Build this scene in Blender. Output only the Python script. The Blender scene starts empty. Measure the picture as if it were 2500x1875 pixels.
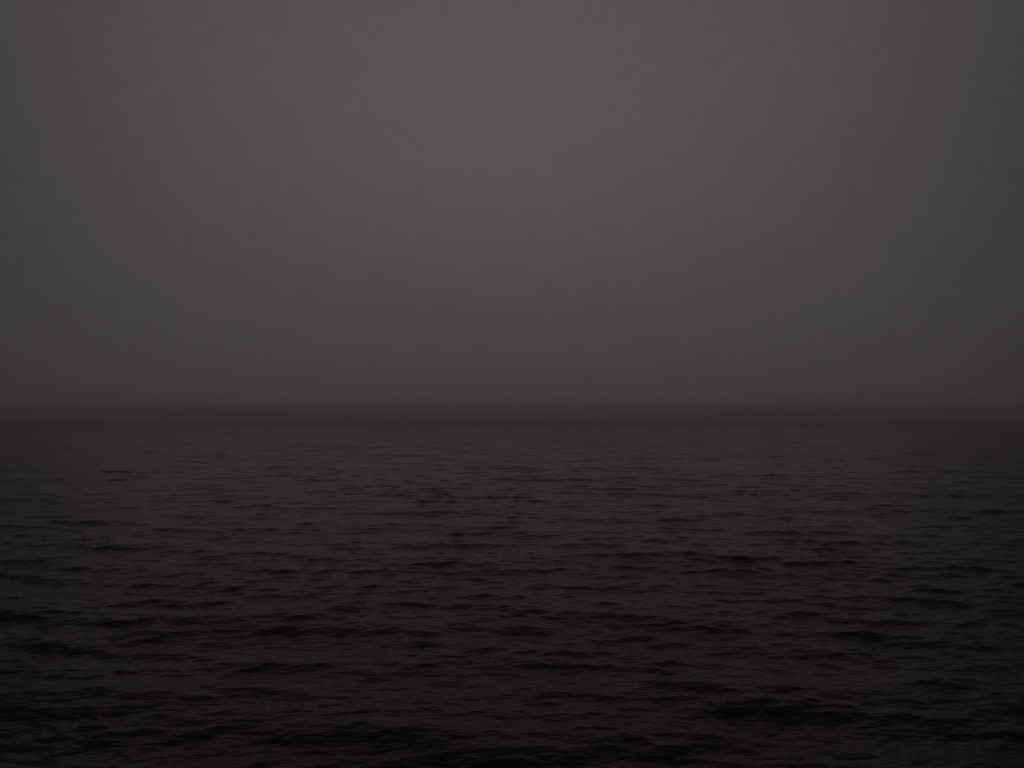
import bpy, math
import numpy as np

scene = bpy.context.scene
R = math.radians

# ------------------------------------------------------------------ camera
CAM_H = 4.0
cam_data = bpy.data.cameras.new("camera")
cam_data.sensor_width = 36.0
cam_data.lens = 28.3
cam_data.clip_start = 0.1
cam_data.clip_end = 20000.0
cam = bpy.data.objects.new("camera", cam_data)
scene.collection.objects.link(cam)
cam.location = (0.0, 0.0, CAM_H)
cam.rotation_euler = (R(90.0 + 2.05), 0.0, 0.0)
scene.camera = cam

# ------------------------------------------------------------------ world: fogged dusk sky with a broad mauve glow
world = bpy.data.worlds.new("World")
scene.world = world
world.use_nodes = True
nt = world.node_tree
nt.nodes.clear()
N, L = nt.nodes.new, nt.links.new


def math_node(tree, op, a, b=None, c=None, clamp=False):
    n = tree.nodes.new("ShaderNodeMath")
    n.operation = op
    n.use_clamp = clamp
    for i, v in enumerate((a, b, c)):
        if v is None:
            continue
        if isinstance(v, (int, float)):
            n.inputs[i].default_value = v
        else:
            tree.links.new(v, n.inputs[i])
    return n.outputs[0]


def srgb(r, g, b):
    f = lambda v: v / 255 / 12.92 if v / 255 <= 0.04045 else ((v / 255 + 0.055) / 1.055) ** 2.4
    return (f(r), f(g), f(b), 1.0)


tc = N("ShaderNodeTexCoord")
sep = N("ShaderNodeSeparateXYZ")
L(tc.outputs["Generated"], sep.inputs[0])
x, y, z = sep.outputs
GLOW_AZ = R(-1.0)
GLOW_EL = R(22.5)
az = math_node(nt, "ARCTAN2", x, y)
az = math_node(nt, "SUBTRACT", az, GLOW_AZ)
el = math_node(nt, "ARCSINE", math_node(nt, "MAXIMUM", z, 0.0))
# azimuth falls off less the higher one looks (meridians converge)
azc = math_node(nt, "MULTIPLY", az, math_node(nt, "COSINE", el))
# thick fog level that thins out to both sides, plus the broad glow
q = math_node(nt, "DIVIDE", azc, R(35.0))
q6 = math_node(nt, "POWER", math_node(nt, "MULTIPLY", q, q), 3.0)
edge = math_node(nt, "EXPONENT", math_node(nt, "MULTIPLY", q6, -1.0))
edge = math_node(nt, "MULTIPLY_ADD", edge, 0.24, 0.76)
g = math_node(nt, "DIVIDE", azc, R(21.3))
g = math_node(nt, "EXPONENT", math_node(nt, "MULTIPLY", math_node(nt, "MULTIPLY", g, g), -0.5))
e = math_node(nt, "DIVIDE", math_node(nt, "SUBTRACT", el, GLOW_EL), R(16.5))
e2 = math_node(nt, "MULTIPLY", e, e)
rise = math_node(nt, "EXPONENT", math_node(nt, "MULTIPLY", e2, -0.5))
# the glow narrows towards its bright middle and spreads wide down in the fog
g = math_node(nt, "MULTIPLY", math_node(nt, "SUBTRACT", 1.0, g), rise)
g = math_node(nt, "MULTIPLY_ADD", g, -0.55, 1.0)
rise = math_node(nt, "MULTIPLY", math_node(nt, "MULTIPLY", rise, 0.353), g)
glow = math_node(nt, "MULTIPLY", math_node(nt, "ADD", rise, 0.500), edge)
noise = N("ShaderNodeTexNoise")
noise.inputs["Scale"].default_value = 50.0
noise.inputs["Detail"].default_value = 11.0
noise.inputs["Roughness"].default_value = 0.85
L(tc.outputs["Generated"], noise.inputs["Vector"])
nz = math_node(nt, "MULTIPLY_ADD", noise.outputs[0], 0.12, -0.06)
glow = math_node(nt, "ADD", glow, nz)

# fog tints by brightness: mauve where the glow is strong, greenish grey round it, brownish dark at the edge
ramp = N("ShaderNodeValToRGB")
cr = ramp.color_ramp
STOPS = [(0.20, (22, 19, 20)), (0.40, (44, 38, 40)), (0.525, (56, 50, 52)), (0.56, (58, 55, 56)), (0.694, (71, 68, 69)),
         (0.714, (79, 68, 71)), (0.85, (93, 82, 85))]
while len(cr.elements) < len(STOPS):
    cr.elements.new(0.5)
for elm, (p, c) in zip(cr.elements, STOPS):
    elm.position = p
    elm.color = srgb(*c)
L(glow, ramp.inputs[0])

sky = N("ShaderNodeTexSky")
sky.sky_type = "NISHITA"
sky.sun_disc = False
sky.sun_elevation = GLOW_EL
sky.sun_rotation = GLOW_AZ
bg_fog = N("ShaderNodeBackground")
L(ramp.outputs[0], bg_fog.inputs["Color"])
bg_fog.inputs["Strength"].default_value = 1.0
bg_sky = N("ShaderNodeBackground")
L(sky.outputs[0], bg_sky.inputs["Color"])
bg_sky.inputs["Strength"].default_value = 0.00005      # what little clear sky comes through the fog
add = N("ShaderNodeAddShader")
L(bg_fog.outputs[0], add.inputs[0])
L(bg_sky.outputs[0], add.inputs[1])
wout = N("ShaderNodeOutputWorld")
L(add.outputs[0], wout.inputs[0])

# ------------------------------------------------------------------ sun: only a very wide, very weak glow through the fog
sun_data = bpy.data.lights.new("sun", "SUN")
sun_data.energy = 0.03
sun_data.angle = R(60.0)
sun_data.color = (1.0, 0.9, 0.92)
sun = bpy.data.objects.new("sun", sun_data)
scene.collection.objects.link(sun)
sun.rotation_euler = (-(R(90.0) - GLOW_EL), 0.0, -GLOW_AZ)

scene.view_settings.view_transform = "Standard"
scene.view_settings.look = "None"
scene.view_settings.exposure = 0.0
scene.view_settings.gamma = 1.0
scene.view_settings.use_curve_mapping = False
scene.render.engine = "CYCLES"
scene.cycles.max_bounces = 6
scene.cycles.volume_bounces = 2
scene.cycles.use_denoising = True

# ------------------------------------------------------------------ sea: wave components summed on one sheet that reaches the horizon
rng = np.random.default_rng(11)
ROWS, FRONT, BACK = 1480, 800, 60
radii = np.concatenate([[0.0], np.geomspace(5.0, 450.0, ROWS), np.geomspace(480.0, 7000.0, 24)])
half = R(46.0)
th = np.concatenate([np.linspace(-half, half, FRONT, endpoint=False),
                     np.linspace(half, 2 * math.pi - half, BACK, endpoint=False)])
nr, nth = len(radii), len(th)
dr = np.gradient(radii)
dth = np.where(np.abs(th) < half, 2 * half / FRONT, (2 * math.pi - 2 * half) / BACK)
X = (radii[1:, None] * np.sin(th)[None, :]).astype(np.float32)
Y = (radii[1:, None] * np.cos(th)[None, :]).astype(np.float32)
SR = np.broadcast_to(dr[1:, None], X.shape).astype(np.float32)                 # spacing outwards
ST = (radii[1:, None] * dth[None, :]).astype(np.float32)                       # spacing sideways
SIN, COS = np.sin(th).astype(np.float32)[None, :], np.cos(th).astype(np.float32)[None, :]

NC = 260
lam = np.exp(rng.uniform(np.log(0.11), np.log(11.0), NC))
k = 2 * math.pi / lam
wind = R(-96.0)                                    # waves run towards the camera
spread = R(17.0) + R(20.0) * np.clip(1.0 - lam / 1.8, 0, 1)
ang = wind + rng.normal(0, 1, NC) * spread
slope = np.interp(np.log(lam), np.log([0.11, 0.24, 0.42, 0.8, 1.7, 4.5, 11.0]), [0.5, 0.75, 1.0, 1.1, 0.85, 0.42, 0.25])
slope *= 0.150 * math.sqrt(2) / math.sqrt((slope ** 2).sum())
amp = slope / k
ph = rng.uniform(0, 2 * math.pi, NC)
# gusts: patches of livelier and calmer chop
gust = np.zeros_like(X)
for _ in range(12):
    gl, ga, gp = rng.uniform(9, 45), rng.uniform(0, 2 * math.pi), rng.uniform(0, 6.28)
    gust += np.sin(X * float(2 * math.pi / gl * math.cos(ga)) + Y * float(2 * math.pi / gl * math.sin(ga)) + float(gp))
gust = np.clip(1.0 + 0.06 * gust, 0.45, 1.7).astype(np.float32)
Z = np.zeros_like(X)
DX = np.zeros_like(X)
DY = np.zeros_like(X)
CHOP = 0.9
for i in range(NC):
    kx, ky = float(k[i] * math.cos(ang[i])), float(k[i] * math.sin(ang[i]))
    kr = np.abs(kx * SIN + ky * COS)
    kt = np.abs(kx * COS - ky * SIN)
    step = np.maximum(kr * SR, kt * ST)            # phase step per cell: drop what the mesh cannot carry
    w = np.clip((2.4 - step) / 1.2, 0.0, 1.0)
    rows = np.where(w.max(axis=1) > 0)[0]
    if len(rows) == 0:
        continue
    r1 = rows[-1] + 1
    p = kx * X[:r1] + ky * Y[:r1] + float(ph[i])
    a = w[:r1] * float(amp[i])
    if lam[i] < 1.5:
        a = a * gust[:r1]
    Z[:r1] += a * np.cos(p)
    s = a * np.sin(p) * (CHOP / float(k[i]))
    DX[:r1] -= s * kx
    DY[:r1] -= s * ky
XX, YY = X + DX, Y + DY
co = np.empty((1 + X.size, 3), np.float32)
co[0] = (0, 0, 0)
co[1:, 0], co[1:, 1], co[1:, 2] = XX.ravel(), YY.ravel(), Z.ravel()
nrow = nr - 1
idx = (1 + np.arange(nrow * nth)).reshape(nrow, nth).astype(np.int32)
nxt = np.roll(idx, -1, axis=1)
quads = np.stack([idx[:-1], idx[1:], nxt[1:], nxt[:-1]], axis=-1).reshape(-1, 4)[:, ::-1]
tris = np.stack([np.zeros(nth, np.int32), idx[0], nxt[0]], axis=-1)[:, ::-1]
loops = np.concatenate([quads.ravel(), tris.ravel()]).astype(np.int32)
starts = np.concatenate([np.arange(len(quads)) * 4, len(quads) * 4 + np.arange(len(tris)) * 3]).astype(np.int32)
me = bpy.data.meshes.new("sea")
me.vertices.add(len(co))
me.vertices.foreach_set("co", co.ravel())
me.loops.add(len(loops))
me.loops.foreach_set("vertex_index", loops)
me.polygons.add(len(starts))
me.polygons.foreach_set("loop_start", starts)
me.update(calc_edges=True)
me.shade_smooth()
sea = bpy.data.objects.new("sea", me)
sea["kind"] = "structure"
scene.collection.objects.link(sea)

mat = bpy.data.materials.new("sea_water")
mat.use_nodes = True
wt = mat.node_tree
bsdf = wt.nodes["Principled BSDF"]
bsdf.inputs["Base Color"].default_value = (0.030, 0.023, 0.026, 1)
bsdf.inputs["Roughness"].default_value = 0.10
bsdf.inputs["IOR"].default_value = 1.13
geo = wt.nodes.new("ShaderNodeTexCoord")


def ripple(scale, sx, sy, rot, detail):
    m = wt.nodes.new("ShaderNodeMapping")
    m.inputs["Scale"].default_value = (sx, sy, 0.0)
    m.inputs["Rotation"].default_value = (0, 0, R(rot))
    wt.links.new(geo.outputs["Object"], m.inputs["Vector"])
    n = wt.nodes.new("ShaderNodeTexNoise")
    n.inputs["Scale"].default_value = scale
    n.inputs["Detail"].default_value = detail
    n.inputs["Roughness"].default_value = 0.55
    wt.links.new(m.outputs[0], n.inputs["Vector"])
    return n.outputs[0]


h1 = ripple(3.0, 0.55, 1.0, 5.0, 3.0)
h2 = ripple(9.0, 0.6, 1.0, -12.0, 2.0)
hsum = math_node(wt, "MULTIPLY_ADD", h2, 0.30, h1)
bump = wt.nodes.new("ShaderNodeBump")
bump.inputs["Strength"].default_value = 1.0
bump.inputs["Distance"].default_value = 0.06
wt.links.new(hsum, bump.inputs["Height"])
wt.links.new(bump.outputs[0], bsdf.inputs["Normal"])
# chop too small for the far mesh to carry roughens the sheen instead
dist = wt.nodes.new("ShaderNodeVectorMath")
dist.operation = "LENGTH"
wt.links.new(geo.outputs["Object"], dist.inputs[0])
far = wt.nodes.new("ShaderNodeMapRange")
far.inputs["From Min"].default_value = 50.0
far.inputs["From Max"].default_value = 270.0
far.inputs["To Min"].default_value = 0.10
far.inputs["To Max"].default_value = 0.36
wt.links.new(dist.outputs["Value"], far.inputs["Value"])
wt.links.new(far.outputs[0], bsdf.inputs["Roughness"])
me.materials.append(mat)

# ------------------------------------------------------------------ haze over the sea
B, LOW, TOP = 7600.0, -2.2, 7.6
hv = [(sx * B, sy * B, hz) for hz in (LOW, TOP) for sx, sy in ((-1, -1), (1, -1), (1, 1), (-1, 1))]
hf = [(3, 2, 1, 0), (4, 5, 6, 7), (0, 1, 5, 4), (1, 2, 6, 5), (2, 3, 7, 6), (3, 0, 4, 7)]
hm = bpy.data.meshes.new("haze")
hm.from_pydata(hv, [], hf)
haze = bpy.data.objects.new("haze", hm)
haze["kind"] = "stuff"
scene.collection.objects.link(haze)
hmat = bpy.data.materials.new("haze_air")
hmat.use_nodes = True
ht = hmat.node_tree
ht.nodes.clear()
pv = ht.nodes.new("ShaderNodeVolumePrincipled")
pv.inputs["Color"].default_value = (0.95, 0.93, 0.93, 1)
pv.inputs["Density"].default_value = 0.0032
pv.inputs["Anisotropy"].default_value = 0.5
ho = ht.nodes.new("ShaderNodeOutputMaterial")
ht.links.new(pv.outputs[0], ho.inputs["Volume"])
hm.materials.append(hmat)
